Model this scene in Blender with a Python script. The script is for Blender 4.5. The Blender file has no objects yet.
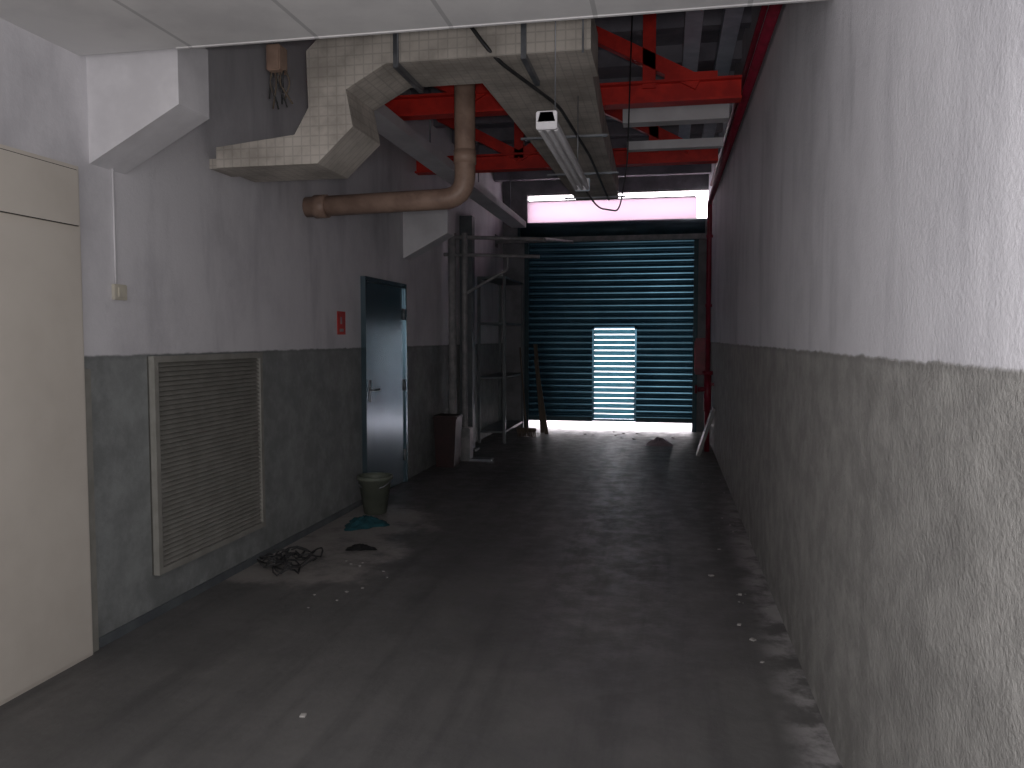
import bpy, bmesh, math, random
from mathutils import Vector, Matrix
random.seed(7)
sc=bpy.context.scene
XL,XR,YB,YF,ZC=-2.78,0.64,13.55,-3.2,4.25

# ------------------------------------------------------------------ materials
class M:
    def __init__(s,name,rough=.7,metal=0.,spec=.4):
        s.m=bpy.data.materials.new(name); s.m.use_nodes=True
        s.n=s.m.node_tree.nodes; s.l=s.m.node_tree.links
        s.b=s.n['Principled BSDF']
        s.b.inputs['Roughness'].default_value=rough
        s.b.inputs['Metallic'].default_value=metal
        s.b.inputs['Specular IOR Level'].default_value=spec
        s.pos=s.n.new('ShaderNodeNewGeometry').outputs['Position']
    def put(s,sock,v):
        if isinstance(v,(int,float)): sock.default_value=v
        elif isinstance(v,(tuple,list)): sock.default_value=tuple(v)+((1,) if len(v)==3 and sock.type=='RGBA' else ())
        else: s.l.new(v,sock)
    def math(s,op,a,b=0.,c=None):
        n=s.n.new('ShaderNodeMath'); n.operation=op
        s.put(n.inputs[0],a); s.put(n.inputs[1],b)
        if c is not None: s.put(n.inputs[2],c)
        return n.outputs[0]
    def noise(s,scale=5,detail=5,rough=.6,stretch=(1,1,1),off=(0,0,0)):
        mp=s.n.new('ShaderNodeMapping'); s.l.new(s.pos,mp.inputs[0])
        mp.inputs['Scale'].default_value=stretch; mp.inputs['Location'].default_value=off
        n=s.n.new('ShaderNodeTexNoise'); s.l.new(mp.outputs[0],n.inputs['Vector'])
        n.inputs['Scale'].default_value=scale; n.inputs['Detail'].default_value=detail; n.inputs['Roughness'].default_value=rough
        return n.outputs[0]
    def ramp(s,v,a,b,lo=0.,hi=1.):
        n=s.n.new('ShaderNodeMapRange'); n.interpolation_type='SMOOTHSTEP'
        s.put(n.inputs[0],v)
        for i,x in enumerate((a,b,lo,hi)): n.inputs[i+1].default_value=x
        return n.outputs[0]
    def mix(s,f,a,b):
        n=s.n.new('ShaderNodeMix'); n.data_type='RGBA'
        s.put(n.inputs[0],f); s.put(n.inputs[6],a); s.put(n.inputs[7],b); return n.outputs[2]
    def xyz(s):
        n=s.n.new('ShaderNodeSeparateXYZ'); s.l.new(s.pos,n.inputs[0]); return n.outputs
    def color(s,v): s.put(s.b.inputs['Base Color'],v); return s
    def bump(s,h,strength=.3,dist=.01):
        n=s.n.new('ShaderNodeBump'); n.inputs['Strength'].default_value=strength; n.inputs['Distance'].default_value=dist
        s.l.new(h,n.inputs['Height']); s.l.new(n.outputs[0],s.b.inputs['Normal']); return s

def mottled(name,a,b,scale=6,rough=.7,metal=0.,bump=.1,spec=.4,lo=.35,hi=.65,stretch=(1,1,1)):
    m=M(name,rough,metal,spec); n=m.noise(scale,stretch=stretch)
    m.color(m.mix(m.ramp(n,lo,hi),a,b))
    if bump: m.bump(m.noise(scale*8,3),bump,.004)
    return m.m

def wall_mat(name,upper,lower,zl,stucco,upk,stain=(.42,.41,.435)):
    m=M(name,.75,0,.35); x,y,z=m.xyz()
    zz=m.math('ADD',z,m.math('MULTIPLY',m.math('SUBTRACT',m.noise(9,4),.5),.03))
    low=m.ramp(zz,zl-.006,zl+.006,1,0)
    n1=m.noise(1.1,6,.65,(1,1,.8)); n2=m.noise(6,6,.7,off=(3,1,5)); n3=m.noise(3,5,.6,(1,1,.25),(7,2,1))
    up=m.mix(m.ramp(n1,.42,.75,0,.6),upper,stain)
    up=m.mix(m.ramp(n3,.48,.75,0,.55),up,stain)
    up=m.mix(m.ramp(n2,.60,.7,0,.2),up,tuple(c*.7 for c in upper))
    lo=m.mix(m.ramp(n2,.35,.7),tuple(c*.82 for c in lower),tuple(c*1.18 for c in lower))
    lo=m.mix(m.ramp(n1,.5,.75,0,.4),lo,tuple(c*1.45 for c in lower))
    lo=m.mix(m.math('MULTIPLY',m.ramp(z,.0,.35,1,0),m.ramp(m.noise(7,5),.4,.6,0,.5)),lo,tuple(c*.55 for c in lower))
    line=m.math('MULTIPLY',m.ramp(zz,zl-.03,zl-.008),m.ramp(zz,zl-.008,zl+.01,1,0))
    c=m.mix(low,up,lo); c=m.mix(m.math('MULTIPLY',line,.3),c,tuple(k*.5 for k in lower))
    m.color(c)
    h=m.math('ADD',m.noise(55,4,.7),m.math('MULTIPLY',m.noise(14,3),.6))
    h=m.math('MULTIPLY',h,m.ramp(low,0,1,upk,1))
    m.bump(h,stucco,.012)
    return m.m

m_left=wall_mat('paint_left_wall',(.73,.715,.735),(.25,.262,.258),1.46,.2,.8)
m_right=wall_mat('roughcast_right_wall',(.76,.75,.785),(.34,.332,.315),1.49,.7,.4,(.46,.455,.485))
m_back=mottled('concrete_back_wall',(.15,.15,.16),(.23,.23,.24),3)
m_white=mottled('white_plaster',(.62,.605,.62),(.73,.715,.73),3)
m_ceilhi=mottled('upper_ceiling_slab',(.17,.16,.19),(.28,.265,.30),2)

m=M('suspended_ceiling_tiles',.8,0,.2); x,y,z=m.xyz()
def lines(m,c,period,w,off=0.):
    f=m.math('FRACT',m.math('DIVIDE',m.math('ADD',c,100+off),period))
    return m.math('LESS_THAN',f,w/period)
ln=m.math('MAXIMUM',lines(m,x,.625,.02,.32),lines(m,y,1.25,.02,-.2))
ln=m.math('MULTIPLY',ln,m.math('GREATER_THAN',x,-2.2))
base=m.mix(m.ramp(m.noise(2,5),.35,.7),(.70,.69,.68),(.58,.57,.57))
m.color(m.mix(m.math('MULTIPLY',ln,.45),base,(.25,.25,.26)))
m_tiles=m.m

m=M('concrete_floor',.62,0,.3); x,y,z=m.xyz()
n1=m.noise(.8,7,.65); n2=m.noise(6,6,.7); n3=m.noise(2.2,5,.6,(2.2,.12,1)); n4=m.noise(30,4)
c=m.mix(m.ramp(n1,.35,.65),(.105,.103,.102),(.145,.141,.137))
c=m.mix(m.ramp(n3,.46,.68,0,.6),c,(.075,.074,.074))
c=m.mix(m.ramp(n2,.58,.75,0,.4),c,(.185,.178,.172))
dl=m.math('MULTIPLY',m.ramp(x,-2.3,-1.45,1,0),m.math('MULTIPLY',m.ramp(y,4.2,4.9,0,1),m.ramp(y,6.6,7.6,1,0)))
nd=m.math('ADD',dl,m.math('MULTIPLY',m.math('SUBTRACT',m.noise(2.6,8,.68,off=(1,4,0)),.5),2.6))
dm=m.math('MULTIPLY',m.ramp(nd,.45,1.05),m.ramp(dl,0,.35))
c=m.mix(m.math('MULTIPLY',dm,.75),c,(.36,.335,.315))
dr=m.math('MULTIPLY',m.ramp(x,.42,.62),m.ramp(m.noise(3.5,6,.7,off=(5,1,0)),.38,.58))
dr=m.math('MULTIPLY',dr,m.ramp(y,6.5,9,1,.15))
c=m.mix(m.math('MULTIPLY',dr,.7),c,(.48,.46,.46))
m.color(c)
m.put(m.b.inputs['Roughness'],m.ramp(n2,.3,.7,.38,.62))
m.bump(m.math('ADD',n4,m.math('MULTIPLY',n2,1.5)),.25,.006)
m_floor=m.m

m=M('duct_lining',.7,0,.3); x,y,z=m.xyz()
geo=m.n.new('ShaderNodeNewGeometry'); sp=m.n.new('ShaderNodeSeparateXYZ'); m.l.new(geo.outputs['True Normal'],sp.inputs[0])
g=0.
for c_,k in ((x,0),(y,1),(z,2)):
    a=m.math('LESS_THAN',m.math('ABSOLUTE',sp.outputs[k]),.6)
    g_=m.math('MULTIPLY',lines(m,c_,.055,.008,.013*k),a)
    g=g_ if k==0 else m.math('MAXIMUM',g,g_)
c=m.mix(m.ramp(m.noise(4,5),.35,.68),(.58,.53,.47),(.37,.335,.295))
m.color(m.mix(m.math('MULTIPLY',g,.3),c,(.22,.2,.18)))
inv=m.math('SUBTRACT',1,g); m.bump(inv,.4,.006)
m_duct=m.m

m=M('partition_laminate',.55,0,.3)
m.color(m.mix(m.ramp(m.noise(1.5,5),.35,.7),(.62,.575,.51),(.55,.505,.445))); m_cream=m.m
m_black=mottled('black_rubber',(.012,.012,.013),(.02,.02,.02),8)
m_red=mottled('red_steel_paint',(.66,.030,.018),(.48,.020,.014),6,.5)
m_dred=mottled('dark_red_pipe_paint',(.24,.012,.035),(.16,.01,.022),6,.45)
m_brown=mottled('old_pvc_pipe',(.37,.25,.19),(.26,.17,.13),7,.45)
m_vent=mottled('vent_painted_metal',(.29,.282,.255),(.24,.235,.21),9,.6)
m_ventin=mottled('vent_filter_dark',(.12,.117,.105),(.15,.147,.13),25,.9)
m_door=mottled('galvanised_door_steel',(.17,.235,.27),(.12,.18,.21),1.6,.24,.85,.03,.5)
m_frame=mottled('door_frame_paint',(.13,.145,.15),(.09,.10,.11),4,.5)
m_shut=mottled('teal_shutter_paint',(.11,.235,.31),(.075,.175,.24),1.3,.23,.85,.03,.5)
m_dteal=mottled('dark_teal_steel',(.02,.045,.055),(.03,.065,.08),4,.5,.3)
m_galv=mottled('galvanised_steel',(.30,.31,.33),(.2,.21,.23),9,.4,.7)
m_grey=mottled('grey_pipe_paint',(.27,.26,.26),(.17,.17,.175),8,.5)
m_fix=mottled('enamelled_fixture',(.40,.46,.54),(.31,.37,.45),8,.35)
m_tube=mottled('lamp_glass_off',(.34,.52,.72),(.28,.45,.64),4,.15,0,0,.6)
m_plastic=mottled('ivory_plastic',(.6,.56,.46),(.5,.47,.4),9,.4)
m_bucket=mottled('grey_green_bucket_plastic',(.15,.165,.13),(.11,.125,.10),7,.5)
m_rag=mottled('teal_rag_cloth',(.02,.10,.12),(.012,.06,.075),12,.9)
m_bin=mottled('maroon_bin_plastic',(.035,.012,.012),(.02,.009,.009),6,.5)
m_wood=mottled('weathered_wood',(.14,.11,.08),(.09,.07,.055),6,.8,stretch=(4,4,.5))
m_chip=mottled('plaster_chip',(.5,.48,.46),(.35,.33,.32),20,.9)
m_pink=mottled('pale_pink_cloth',(.50,.42,.46),(.4,.33,.37),9,.9)
m_cable=mottled('black_cable',(.02,.02,.022),(.04,.04,.04),9,.5)
m_out=mottled('sunlit_pavement',(.8,.72,.76),(.75,.68,.7),2,.9)
def translucent(name,col,dcol,w):
    mt=bpy.data.materials.new(name); mt.use_nodes=True; n=mt.node_tree.nodes; l=mt.node_tree.links
    b=n['Principled BSDF']; b.inputs['Base Color'].default_value=dcol+(1,); b.inputs['Roughness'].default_value=.5
    t=n.new('ShaderNodeBsdfTranslucent'); t.inputs[0].default_value=col+(1,)
    nz=n.new('ShaderNodeTexNoise'); nz.inputs['Scale'].default_value=3
    mr=n.new('ShaderNodeMapRange'); l.new(nz.outputs[0],mr.inputs[0]); mr.inputs[3].default_value=w-.1; mr.inputs[4].default_value=w+.1
    mx=n.new('ShaderNodeMixShader'); l.new(mr.outputs[0],mx.inputs[0]); l.new(b.outputs[0],mx.inputs[1]); l.new(t.outputs[0],mx.inputs[2])
    l.new(mx.outputs[0],n['Material Output'].inputs[0]); return mt
m_slat=translucent('translucent_louvre_plastic',(.13,.25,.285),(.3,.5,.55),.7)
m_frost=translucent('frosted_transom_panel',(.56,.48,.53),(.5,.45,.48),.85)

# ------------------------------------------------------------------ builder
class B:
    def __init__(s,name): s.name=name; s.bm=bmesh.new(); s.mats=[]
    def mi(s,mat):
        if mat not in s.mats: s.mats.append(mat)
        return s.mats.index(mat)
    def tag(s,mat,smooth=False):
        i=s.mi(mat)
        for f in s.bm.faces:
            if not f.tag: f.material_index=i; f.smooth=smooth; f.tag=True
    def box(s,x0,x1,y0,y1,z0,z1,mat,rot=None,bev=0):
        c=Vector(((x0+x1)/2,(y0+y1)/2,(z0+z1)/2))
        mt=Matrix.Translation(c)
        if rot: mt=mt@rot
        mt=mt@Matrix.Diagonal((x1-x0,y1-y0,z1-z0,1))
        r=bmesh.ops.create_cube(s.bm,size=1,matrix=mt)
        if bev:
            es=list({e for v in r['verts'] for e in v.link_edges})
            bmesh.ops.bevel(s.bm,geom=es,offset=bev,segments=2,affect='EDGES')
        s.tag(mat)
        return s
    def prism(s,pts,axis,a,b,mat):
        def mk(p,k):
            return {'y':(p[0],k,p[1]),'x':(k,p[0],p[1]),'z':(p[0],p[1],k)}[axis]
        A=[s.bm.verts.new(mk(p,a)) for p in pts]; Bv=[s.bm.verts.new(mk(p,b)) for p in pts]
        s.bm.faces.new(A); s.bm.faces.new(Bv[::-1])
        for i in range(len(pts)):
            j=(i+1)%len(pts); s.bm.faces.new((A[j],A[i],Bv[i],Bv[j]))
        s.tag(mat); return s
    def tube(s,pts,r,mat,seg=12,fillet=0.,cap=True):
        P=[Vector(p) for p in pts]
        if fillet:
            Q=[P[0]]
            for i in range(1,len(P)-1):
                a=(P[i-1]-P[i]).normalized(); b=(P[i+1]-P[i]).normalized()
                p0=P[i]+a*fillet; p2=P[i]+b*fillet
                for k in range(7):
                    t=k/6; Q.append(p0*(1-t)**2+P[i]*2*t*(1-t)+p2*t*t)
            Q.append(P[-1]); P=Q
        rings=[]; up=None
        for i,p in enumerate(P):
            if i==0: d=P[1]-P[0]
            elif i==len(P)-1: d=P[-1]-P[-2]
            else: d=(P[i+1]-p).normalized()+(p-P[i-1]).normalized()
            d.normalize()
            if up is None: up=Vector((0,0,1)) if abs(d.z)<.9 else Vector((1,0,0))
            u=(up-d*up.dot(d)).normalized(); w=d.cross(u); up=u
            rr=r[i] if isinstance(r,(list,tuple)) else r
            rings.append([s.bm.verts.new(p+(u*math.cos(2*math.pi*k/seg)+w*math.sin(2*math.pi*k/seg))*rr) for k in range(seg)])
        for a,b in zip(rings,rings[1:]):
            for k in range(seg): s.bm.faces.new((a[k],a[(k+1)%seg],b[(k+1)%seg],b[k]))
        s.tag(mat,True)
        if cap:
            s.bm.faces.new(rings[0][::-1]); s.bm.faces.new(rings[-1]); s.tag(mat)
        return s
    def done(s):
        bmesh.ops.recalc_face_normals(s.bm,faces=s.bm.faces)
        me=bpy.data.meshes.new(s.name); s.bm.to_mesh(me); s.bm.free()
        for m_ in s.mats: me.materials.append(m_)
        o=bpy.data.objects.new(s.name,me); sc.collection.objects.link(o); return o

# ------------------------------------------------------------------ shell
B('floor').box(XL-.2,XR+.2,YF-.2,YB+.3,-.2,0,m_floor).done()
B('wall_left').box(XL-.2,XL,YF-.2,YB+.2,0,ZC,m_left).done()
B('wall_right').box(XR,XR+.2,YF-.2,YB+.2,0,ZC,m_right).done()
B('wall_front').box(XL,XR,YF-.2,YF,0,ZC,m_white).done()
b=B('wall_back')
b.box(XL,-2.36,YB,YB+.2,0,ZC,m_back).box(.46,XR,YB,YB+.2,0,3.5,m_back)
b.box(-2.36,XR,YB,YB+.2,3.99,ZC,m_back).box(-2.36,.46,YB,YB+.2,3.20,3.48,m_dteal).done()
b=B('ceiling'); b.box(XL-.2,XR+.2,3.3,YB+.3,ZC,ZC+.15,m_ceilhi)
for i in range(11):
    y=4.3+i*.85; b.box(XL,XR,y,y+.12,ZC-.16,ZC,m_ceilhi)
b.done()
b=B('ceiling_suspended'); b.box(XL,XR,YF,3.45,2.9,2.94,m_tiles)
b.box(-2.26,XR,3.44,3.455,2.895,2.95,m_tiles).done()
B('void_light_blocker').box(XL,XR,3.2,3.3,2.94,ZC,m_back).done()  # unseen closure above the suspended ceiling, added only to block light
B('trim_1').box(XL,XL+.012,3.46,7.0,0,.05,m_frame).done()

for y in (3.5,8.25):
    b=B('haunched_concrete_beam')
    zt=3.0 if y<5 else 3.1
    b.prism([(XL,2.40),(-2.29,2.66),(-2.29,zt),(XL,zt)],'y',y,y+.26,m_white).done()

# ------------------------------------------------------------------ cream partition on left
b=B('partition_panel')
b.box(XL,XL+.035,1.6,3.38,0,2.36,m_black)
for y0,y1 in ((1.62,2.42),(2.44,3.36)):
    b.box(XL+.02,XL+.05,y0,y1,.02,2.045,m_cream,bev=.004)
    b.box(XL+.02,XL+.05,y0,y1,2.075,2.34,m_cream,bev=.004)
b.done()
B('trim_2').box(XL,XL+.02,3.385,3.44,0,1.40,m_vent).done()

# ------------------------------------------------------------------ vent grille
b=B('vent_grille'); y0,y1,z0,z1=3.9,5.09,.24,1.45
b.box(XL,XL+.01,y0,y1,z0,z1,m_ventin)
fw=.035
b.box(XL,XL+.045,y0,y0+fw,z0,z1,m_vent).box(XL,XL+.045,y1-fw,y1,z0,z1,m_vent)
b.box(XL,XL+.045,y0+fw,y1-fw,z0,z0+fw,m_vent).box(XL,XL+.045,y0+fw,y1-fw,z1-fw,z1,m_vent)
n=42
for i in range(n):
    z=z0+fw+(i+.5)*(z1-z0-2*fw)/n
    b.box(XL+.010,XL+.038,y0+fw,y1-fw,z-.003,z+.003,m_vent,rot=Matrix.Rotation(math.radians(38),4,'Y'))
b.done()

# ------------------------------------------------------------------ metal door
b=B('door_1'); y0,y1,z1=7.01,8.2,2.12; e=XL+.002
b.box(e,XL+.05,y0,y0+.04,0,z1,m_frame).box(e,XL+.05,y1-.04,y1,0,z1,m_frame).box(e,XL+.05,y0+.04,y1-.04,z1-.04,z1,m_frame)
b.box(e,XL+.03,y0+.045,y1-.045,.015,z1-.045,m_door,bev=.004)
b.box(XL+.03,XL+.036,y0+.10,y0+.16,.95,1.15,m_galv).tube([(XL+.03,y0+.13,1.06),(XL+.08,y0+.13,1.06),(XL+.08,y0+.26,1.06)],.01,m_galv,fillet=.02)
for z in (.3,1.05,1.8): b.tube([(XL+.035,y1-.06,z-.06),(XL+.035,y1-.06,z+.06)],.012,m_galv)
b.done()
b=B('fire_sign'); b.box(XL,XL+.006,6.47,6.64,1.58,1.78,m_red,bev=.001); b.box(XL+.006,XL+.008,6.51,6.59,1.605,1.63,m_chip)
b.box(XL+.006,XL+.008,6.53,6.56,1.67,1.73,m_chip).done()
b=B('light_switch'); b.box(XL,XL+.02,3.63,3.73,1.745,1.825,m_plastic,bev=.004); b.box(XL+.02,XL+.027,3.655,3.705,1.76,1.81,m_plastic,bev=.002)
b.tube([(XL+.008,3.655,1.825),(XL+.008,3.655,2.42)],.006,m_white,8).done()

# ------------------------------------------------------------------ roller shutter
b=B('roller_shutter'); x0,x1=-2.34,.44; zb,zt=.16,3.2; wx0,wx1,wz=-1.20,-.53,1.70
def slats(b,xa,xb,za,zb_,mat,y=YB-.02,p=.105,d=.020):
    k=round((zb_-za)/p); p=(zb_-za)/k; prev=None
    for i in range(k):
        for t,dd in ((0,0),(.08,.1),(.22,.75),(.36,.95),(.5,1),(.64,.95),(.78,.75),(.92,.1)):
            z=za+(i+t)*p; v=(b.bm.verts.new((xa,y-d*dd,z)),b.bm.verts.new((xb,y-d*dd,z)))
            if prev: b.bm.faces.new((prev[0],prev[1],v[1],v[0]))
            prev=v
    v=(b.bm.verts.new((xa,y,zb_)),b.bm.verts.new((xb,y,zb_))); b.bm.faces.new((prev[0],prev[1],v[1],v[0]))
    b.tag(mat,False)
slats(b,x0,wx0-.03,zb,wz+.03,m_shut); slats(b,wx1+.03,x1,zb,wz+.03,m_shut); slats(b,x0,x1,wz+.03,zt,m_shut)
b.box(x0,wx0-.03,YB-.05,YB-.01,zb-.02,zb+.06,m_dteal).box(wx1+.03,x1,YB-.05,YB-.01,zb-.02,zb+.06,m_dteal)
b.box(x0-.05,x0+.02,YB-.09,YB-.005,0,3.2,m_dteal).box(x1-.02,x1+.05,YB-.09,YB-.005,0,3.2,m_dteal)
b.box(wx0-.035,wx0,YB-.07,YB-.005,.15,wz+.035,m_shut).box(wx1,wx1+.035,YB-.07,YB-.005,.15,wz+.035,m_shut).box(wx0-.035,wx1+.035,YB-.07,YB-.005,wz,wz+.035,m_shut).box(wx0,wx1,YB-.07,YB-.005,.15,.19,m_shut)
k=17
for i in range(k):
    z=.19+(i+.5)*(wz-.19)/k; h=(wz-.19)/k
    b.box(wx0,wx1,YB-.045,YB-.037,z-h*.47,z+h*.40,m_slat,rot=Matrix.Rotation(math.radians(-10),4,'X'))
b.tube([(x0-.1,YB-.17,3.34),(.58,YB-.17,3.34)],.14,m_dteal,24)
b.box(x0-.12,x0-.08,YB-.35,YB-.005,3.16,3.50,m_dteal)
b.done()
B('steel_lintel').box(XL+.005,XR-.005,YB-.62,YB-.55,3.10,3.18,m_grey).box(XL+.005,XL+.02,YB-.68,YB-.50,3.04,3.24,m_grey).done()
b=B('window_1'); b.box(-2.36,.46,YB+.06,YB+.08,3.50,3.86,m_frost)
b.box(-2.36,XR,YB+.03,YB+.10,3.48,3.50,m_grey).box(-2.36,XR,YB+.03,YB+.10,3.965,3.99,m_grey)
b.box(-2.36,.44,YB+.05,YB+.09,3.86,3.88,m_grey).done()
B('pavement_outside').box(-9,8,YB+.31,YB+14,-.12,-.02,m_out).done()

# ------------------------------------------------------------------ ducts
b=B('air_duct')
b.prism([(-2.64,2.56),(-2.0,2.56),(-1.78,2.76),(-1.82,2.97),(-1.58,3.10),(-.42,3.10),(-.42,3.34),(-1.95,3.30),(-2.06,3.20),(-2.05,2.88),(-2.14,2.73),(-2.64,2.68)],'y',4.4,4.85,m_duct)
b.box(XL+.003,-2.64,4.55,4.80,2.59,2.65,m_duct)
b.prism([(-1.12,4.85),(-.45,4.85),(-.5,6.2),(-.55,9.1),(-1.02,9.1),(-1.08,6.2)],'z',3.10,3.33,m_duct)
for x in (-1.5,-.46): b.tube([(x,4.38,3.08),(x,4.38,ZC)],.006,m_galv,6)
b.box(-1.53,-1.5,4.385,4.87,3.07,3.35,m_galv); b.box(-.80,-.77,4.385,4.87,3.07,3.36,m_galv)
for y in (6.2,7.6,8.9): b.box(-1.13,-.46,y,y+.03,3.085,3.10,m_galv)
for x,z in ((-.95,3.085),): b.tube([(x-.3,4.38,3.5),(x,4.38,z),(x+.25,5.2,3.04),(x+.30,6.8,3.07),(x+.3,9.,3.08)],.011,m_cable,8,fillet=.15)
b.done()
b=B('junction_box'); b.box(-2.18,-2.10,4.15,4.25,3.02,3.16,m_brown,bev=.006)
for i in range(10):
    x=-2.18+i*.010; b.tube([(x,4.2,3.03),(x+random.uniform(-.03,.03),4.22,2.97),(x+random.uniform(-.05,.05),4.25,2.88+random.uniform(-.05,.05))],.005,m_wood if i%2 else m_cable,6,fillet=.03)
b.tube([(-2.14,4.2,3.16),(-2.14,4.2,ZC)],.02,m_galv); b.done()

b=B('drain_pipe'); b.tube([(XL+.005,5.9,2.57),(-1.5,5.9,2.6),(-1.5,5.9,3.6),(-1.5,5.9,ZC-.16)],.078,m_brown,20,fillet=.17)
b.tube([(-2.70,5.9,2.571),(-2.60,5.9,2.573)],.09,m_brown,20).tube([(-1.5,5.9,2.85),(-1.5,5.9,2.95)],.085,m_brown,20).done()

b=B('fluorescent_fixture')
ya,yb_=3.80,5.45; X0=-.57; za=2.57
b.prism([(X0-.042,za),(X0-.03,za+.045),(X0+.03,za+.045),(X0+.042,za)],'y',ya,yb_,m_fix)
for dx in (-.038,0.,.038): b.tube([(X0+dx,ya+.05,za-.022),(X0+dx,yb_-.05,za-.022)],.012,m_tube,12)
for y in (ya,yb_-.03): b.box(X0-.05,X0+.05,y,y+.03,za-.035,za+.05,m_white,bev=.004)
for y in (ya+.3,yb_-.3): b.tube([(X0,y,za+.04),(X0,y,3.08 if y>4.3 else ZC)],.003,m_galv,6)
b.tube([(X0,yb_-.02,za),(X0+.08,yb_+.3,za-.1),(X0+.2,yb_+.8,za-.05),(X0+.25,yb_+.95,2.9),(X0+.28,yb_+.95,ZC-.16)],.006,m_cable,8,fillet=.12).done()

# ------------------------------------------------------------------ red steel
def ibeam_x(b,x0,x1,y,z,h,w,mat):
    t=.018
    b.box(x0,x1,y-w/2,y+w/2,z,z+t,mat).box(x0,x1,y-w/2,y+w/2,z+h-t,z+h,mat).box(x0,x1,y-.01,y+.01,z+t,z+h-t,mat)
for y in (6.5,8.7):
    b=B('red_steel_truss'); ibeam_x(b,XL+.01,.54 if y<7 else .50,y,3.38,.17,.14,m_red)
    for (xa,za),(xb,zb3) in (((-.72,4.02),(.22,3.52)),((-.16,3.5),(-.16,4.08)),((-.72,4.02),(-1.6,3.52)),((-1.6,3.52),(-2.5,4.0)),((-1.6,3.5),(-1.6,4.08))):
        if xb==xa: b.box(xa-.05,xa+.05,y-.045,y+.045,za,zb3,m_red); continue
        L=math.hypot(xb-xa,zb3-za); a=math.atan2(zb3-za,xb-xa); cx,cz=(xa+xb)/2,(za+zb3)/2
        b.box(cx-L/2,cx+L/2,y-.045,y+.045,cz-.055,cz+.055,m_red,rot=Matrix.Rotation(-a,4,'Y'))
    b.box(-.04,.36,y-.05,y+.05,3.55,3.60,m_red)
    b.done()
b=B('white_cross_beam'); b.box(-.4,.50,7.15,7.3,3.42,3.56,m_white).box(-.4,.50,7.9,8.0,3.36,3.44,m_white).done()
b=B('cable_tray'); b.box(-2.36,-2.14,5.1,12.2,3.24,3.27,m_white).box(-2.36,-2.34,5.1,12.2,3.27,3.33,m_white).box(-2.16,-2.14,5.1,12.2,3.27,3.33,m_white)
for y in (5.5,7.5,9.5,11.5): b.tube([(-2.25,y,3.27),(-2.25,y,ZC)],.008,m_galv,6)
b.done()
b=B('light_channel')
for x in (.10,.36): b.box(x,x+.12,4.0,9.5,3.74,3.82,m_fix)
for y in (4.4,7.0,9.3):
    for x in (.16,.42): b.tube([(x,y,3.8),(x,y,ZC)],.008,m_galv,6)
b.done()
b=B('sprinkler_pipe'); b.tube([(.585,3.5,3.42),(.585,12.0,3.50),(.585,12.0,.0)],.036,m_dred,12,fillet=.08)
b.tube([(.58,3.5,3.62),(.58,11.5,3.66)],.02,m_dred,10)
for z in (.9,2.0,3.0): b.box(.54,XR-.005,11.98,12.02,z,z+.04,m_dred)
b.done()
b=B('fire_hydrant_valve'); b.tube([(.55,11.2,.55),(.55,11.2,1.05)],.05,m_dred,16).tube([(.55,11.2,.85),(.42,11.2,.85)],.035,m_dred,12).tube([(.41,11.2,.85),(.38,11.2,.85)],.06,m_dred,16)
b.tube([(.55,11.2,.0),(.55,11.2,.6)],.035,m_dred,12).tube([(.55,11.2,1.05),(.55,11.2,1.1)],.07,m_dred,16).box(.55,XR-.005,11.18,11.22,.9,.94,m_dred).done()
b=B('fire_hose_cabinet'); b.box(.42,XR-.002,12.3,12.6,1.0,1.55,m_red,bev=.01).box(.41,.42,12.35,12.55,1.05,1.5,m_dred,bev=.003).done()
b=B('leaning_board'); b.prism([(.40,.0),(.44,.0),(.635,.62),(.60,.64)],'y',10.7,11.0,m_grey).done()

# ------------------------------------------------------------------ left rear clutter
b=B('pipe_rack')
b.tube([(-2.66,9.8,0),(-2.66,9.8,2.86)],.05,m_grey,14).tube([(-2.50,9.8,0),(-2.50,9.8,2.86)],.035,m_galv,14)
b.tube([(XL+.01,9.8,2.82),(-1.5,9.8,2.76)],.025,m_grey,12).tube([(XL+.01,9.8,2.60),(-1.55,9.8,2.55)],.022,m_grey,12)
b.tube([(-1.95,9.8,2.57),(-1.95,9.8,2.4),(-2.5,9.8,2.1)],.018,m_grey,10,fillet=.05)
b.tube([(-1.5,9.8,2.76),(-1.5,12.85,3.08)],.025,m_grey,12)
b.box(-2.56,-2.42,9.7,9.9,0,.42,m_grey,bev=.01).box(-2.62,-2.15,9.72,9.88,.0,.03,m_galv)
b.done()
B('steel_column').box(XL+.005,-2.6,10.6,10.75,0,3.2,m_frame).box(XL+.005,-2.55,10.55,10.8,0,.03,m_frame).done()
b=B('metal_rack')
for x in (-2.72,-2.34):
    for y in (11.5,13.0): b.box(x-.02,x+.02,y-.02,y+.02,0,2.45,m_frame)
for z in (.15,.95,1.75,2.42): b.box(-2.73,-2.33,11.49,13.01,z,z+.03,m_frame)
b.done()
for i,(x,y,l,tx) in enumerate(((-2.02,12.9,1.45,.12),(-1.92,12.7,1.2,.18))):
    b=B('wooden_plank'); b.prism([(x,0),(x+.06,0),(x-tx+.06,l),(x-tx,l)],'y',y,y+.03,m_wood).done()
b=B('broom'); b.tube([(-2.15,12.3,.14),(-2.29,12.5,1.4)],.013,m_wood,8); b.box(-2.3,-2.0,12.24,12.36,.08,.14,m_wood,bev=.01)
for i in range(24): b.tube([(-2.29+i*.0122,12.3,.09),(-2.29+i*.0126,12.3+random.uniform(-.04,.04),0.003)],.006,m_wood,5)
b.done()

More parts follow.
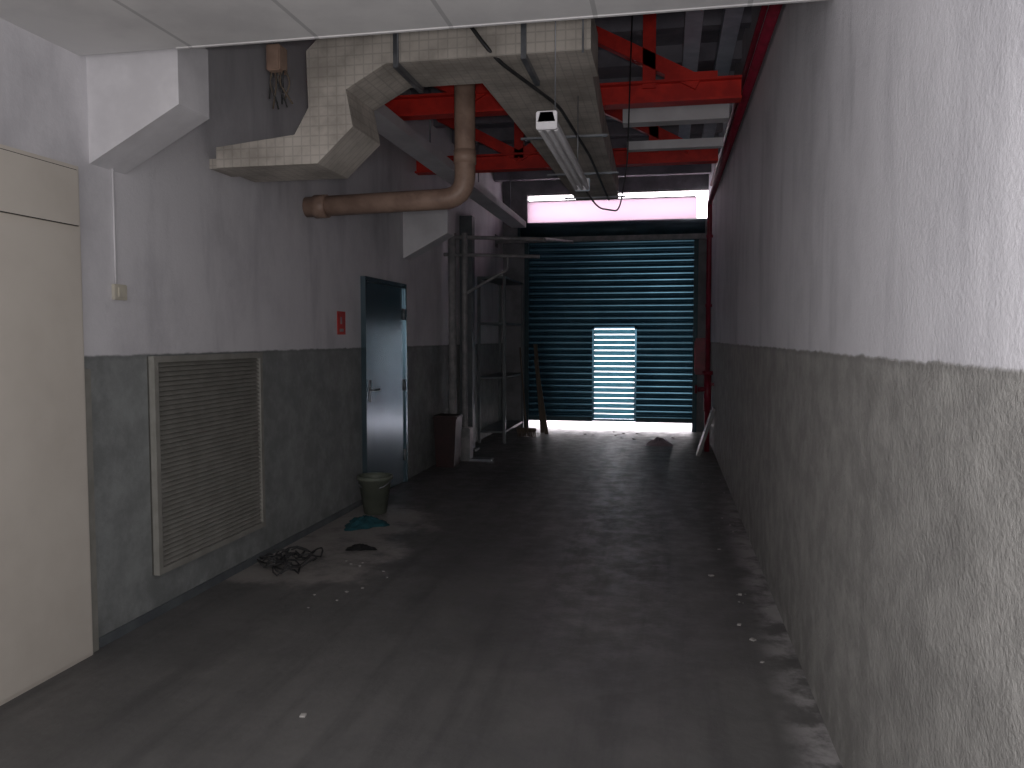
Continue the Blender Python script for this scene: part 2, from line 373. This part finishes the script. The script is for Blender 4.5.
def lathe(b,c,prof,mat,seg=32):
    R=[]
    for r,z in prof: R.append([b.bm.verts.new((c[0]+r*math.cos(2*math.pi*k/seg),c[1]+r*math.sin(2*math.pi*k/seg),c[2]+z)) for k in range(seg)])
    for a,q in zip(R,R[1:]):
        for k in range(seg): b.bm.faces.new((a[k],a[(k+1)%seg],q[(k+1)%seg],q[k]))
    b.bm.faces.new(R[0]); b.tag(mat,True)
b=B('bucket'); c=(-2.53,6.68,.0)
lathe(b,c,[(.10,0),(.145,.30),(.158,.30),(.158,.335),(.14,.335),(.135,.29),(.095,.02),(.01,.02)],m_bucket)
b.tube([(c[0]+.158*math.cos(a),c[1]-.02-.10*math.sin(a),.31+-.08*math.sin(a)) for a in [math.pi*i/12 for i in range(13)]],.005,m_galv,6).done()
b=B('waste_bin'); c=(-2.60,9.35,0); b.prism([(c[0]-.11,0),(c[0]+.11,0),(c[0]+.14,.58),(c[0]-.14,.58)],'y',c[1]-.15,c[1]+.15,m_bin)
b.box(c[0]-.15,c[0]+.15,c[1]-.16,c[1]+.16,.57,.62,m_bin,bev=.012).done()

def cloth(name,cx,cy,w,l,amp,mat,s):
    b=B(name); nr,na=9,30; rings=[]
    ctr=b.bm.verts.new((cx,cy,amp))
    for i in range(1,nr+1):
        t=i/nr; ring=[]
        for k in range(na):
            a=2*math.pi*k/na; rad=1+.22*math.sin(3*a+s)+.12*math.sin(7*a+2*s)
            h=amp*(1-t**2)*(.7+.35*math.sin(5*a+3*t*3+s))+.004+.015*abs(math.sin(9*a+s+6*t))*(1-t)
            ring.append(b.bm.verts.new((cx+w*t*rad*math.cos(a),cy+l*t*rad*math.sin(a),h)))
        rings.append(ring)
    for k in range(na): b.bm.faces.new((ctr,rings[0][k],rings[0][(k+1)%na]))
    for a,q in zip(rings,rings[1:]):
        for k in range(na): b.bm.faces.new((a[k],q[k],q[(k+1)%na],a[(k+1)%na]))
    b.tag(mat,True); return b.done()
cloth('teal_rag',-2.45,6.22,.17,.20,.06,m_rag,1.)
cloth('black_rag',-2.2,5.5,.11,.08,.02,m_black,2.)
cloth('pale_cloth',-.1,11.8,.18,.26,.09,m_pink,3.)
b=B('wire_tangle')
for j in range(12):
    cx,cy=-2.55+random.uniform(-.08,.12),4.9+random.uniform(-.2,.3); r=random.uniform(.05,.11); a0=random.random()*6
    pts=[(cx+r*math.cos(a0+i*.45)*(1+.05*i),cy+r*1.3*math.sin(a0+i*.45),.012+.05*abs(math.sin(i*.7+j))) for i in range(13)]
    b.tube(pts,.006,m_cable,6)
b.done()
b=B('plaster_debris')
def chip(x,y,s):
    b.box(x-s,x+s,y-s*random.uniform(.5,1.6),y+s,0,s*.5,m_chip,rot=Matrix.Rotation(random.random()*3,4,'Z'))
for x,y in ((.45,4.93),(.45,4.19),(.4,4.4),(-1.45,2.98),(.30,5.3)): chip(x,y,.012)
for i in range(18): chip(random.triangular(.35,.62,.6),random.uniform(2.6,9),random.uniform(.003,.009))
for i in range(12): chip(random.triangular(-2.2,-1.7,-2.1),random.uniform(4.2,5.2),random.uniform(.003,.008))
for i in range(10): chip(random.uniform(-1.8,.2),random.uniform(12.2,13.3),random.uniform(.008,.02))
b.done()

# ------------------------------------------------------------------ light
w=bpy.data.worlds.new('World'); sc.world=w; w.use_nodes=True
bg=w.node_tree.nodes['Background']; bg.inputs[0].default_value=(1,.93,.98,1); bg.inputs[1].default_value=7.0
def area(name,loc,size,sy,power,col,tgt):
    l=bpy.data.lights.new(name,'AREA'); l.shape='RECTANGLE'; l.size=size; l.size_y=sy; l.energy=power; l.color=col
    o=bpy.data.objects.new(name,l); sc.collection.objects.link(o); o.location=loc
    o.rotation_euler=(Vector(tgt)-Vector(loc)).to_track_quat('-Z','Y').to_euler(); return o
area('room_light_behind',(-1.05,-.3,1.7),3.0,1.9,34,(1,.97,.99),(-1.05,6,1.9))
area('phone_flash',(.02,.02,1.60),.12,.12,31,(1,.975,.99),(-1.2,6,1.6))

# ------------------------------------------------------------------ camera
p=math.atan(46/800); psi=math.atan(155/801.3)
r=Vector((math.cos(psi),math.sin(psi),0)); F=Vector((-math.sin(psi)*math.cos(p),math.cos(psi)*math.cos(p),-math.sin(p))); U=r.cross(F)
cam=bpy.data.cameras.new('camera'); co=bpy.data.objects.new('camera',cam); sc.collection.objects.link(co)
mt=Matrix((r,U,-F)).transposed().to_4x4(); mt.translation=Vector((0,0,1.55)); co.matrix_world=mt
cam.sensor_width=36; cam.lens=800/1024*36; cam.clip_start=.02
sc.camera=co
sc.view_settings.view_transform='Standard'; sc.view_settings.look='None'
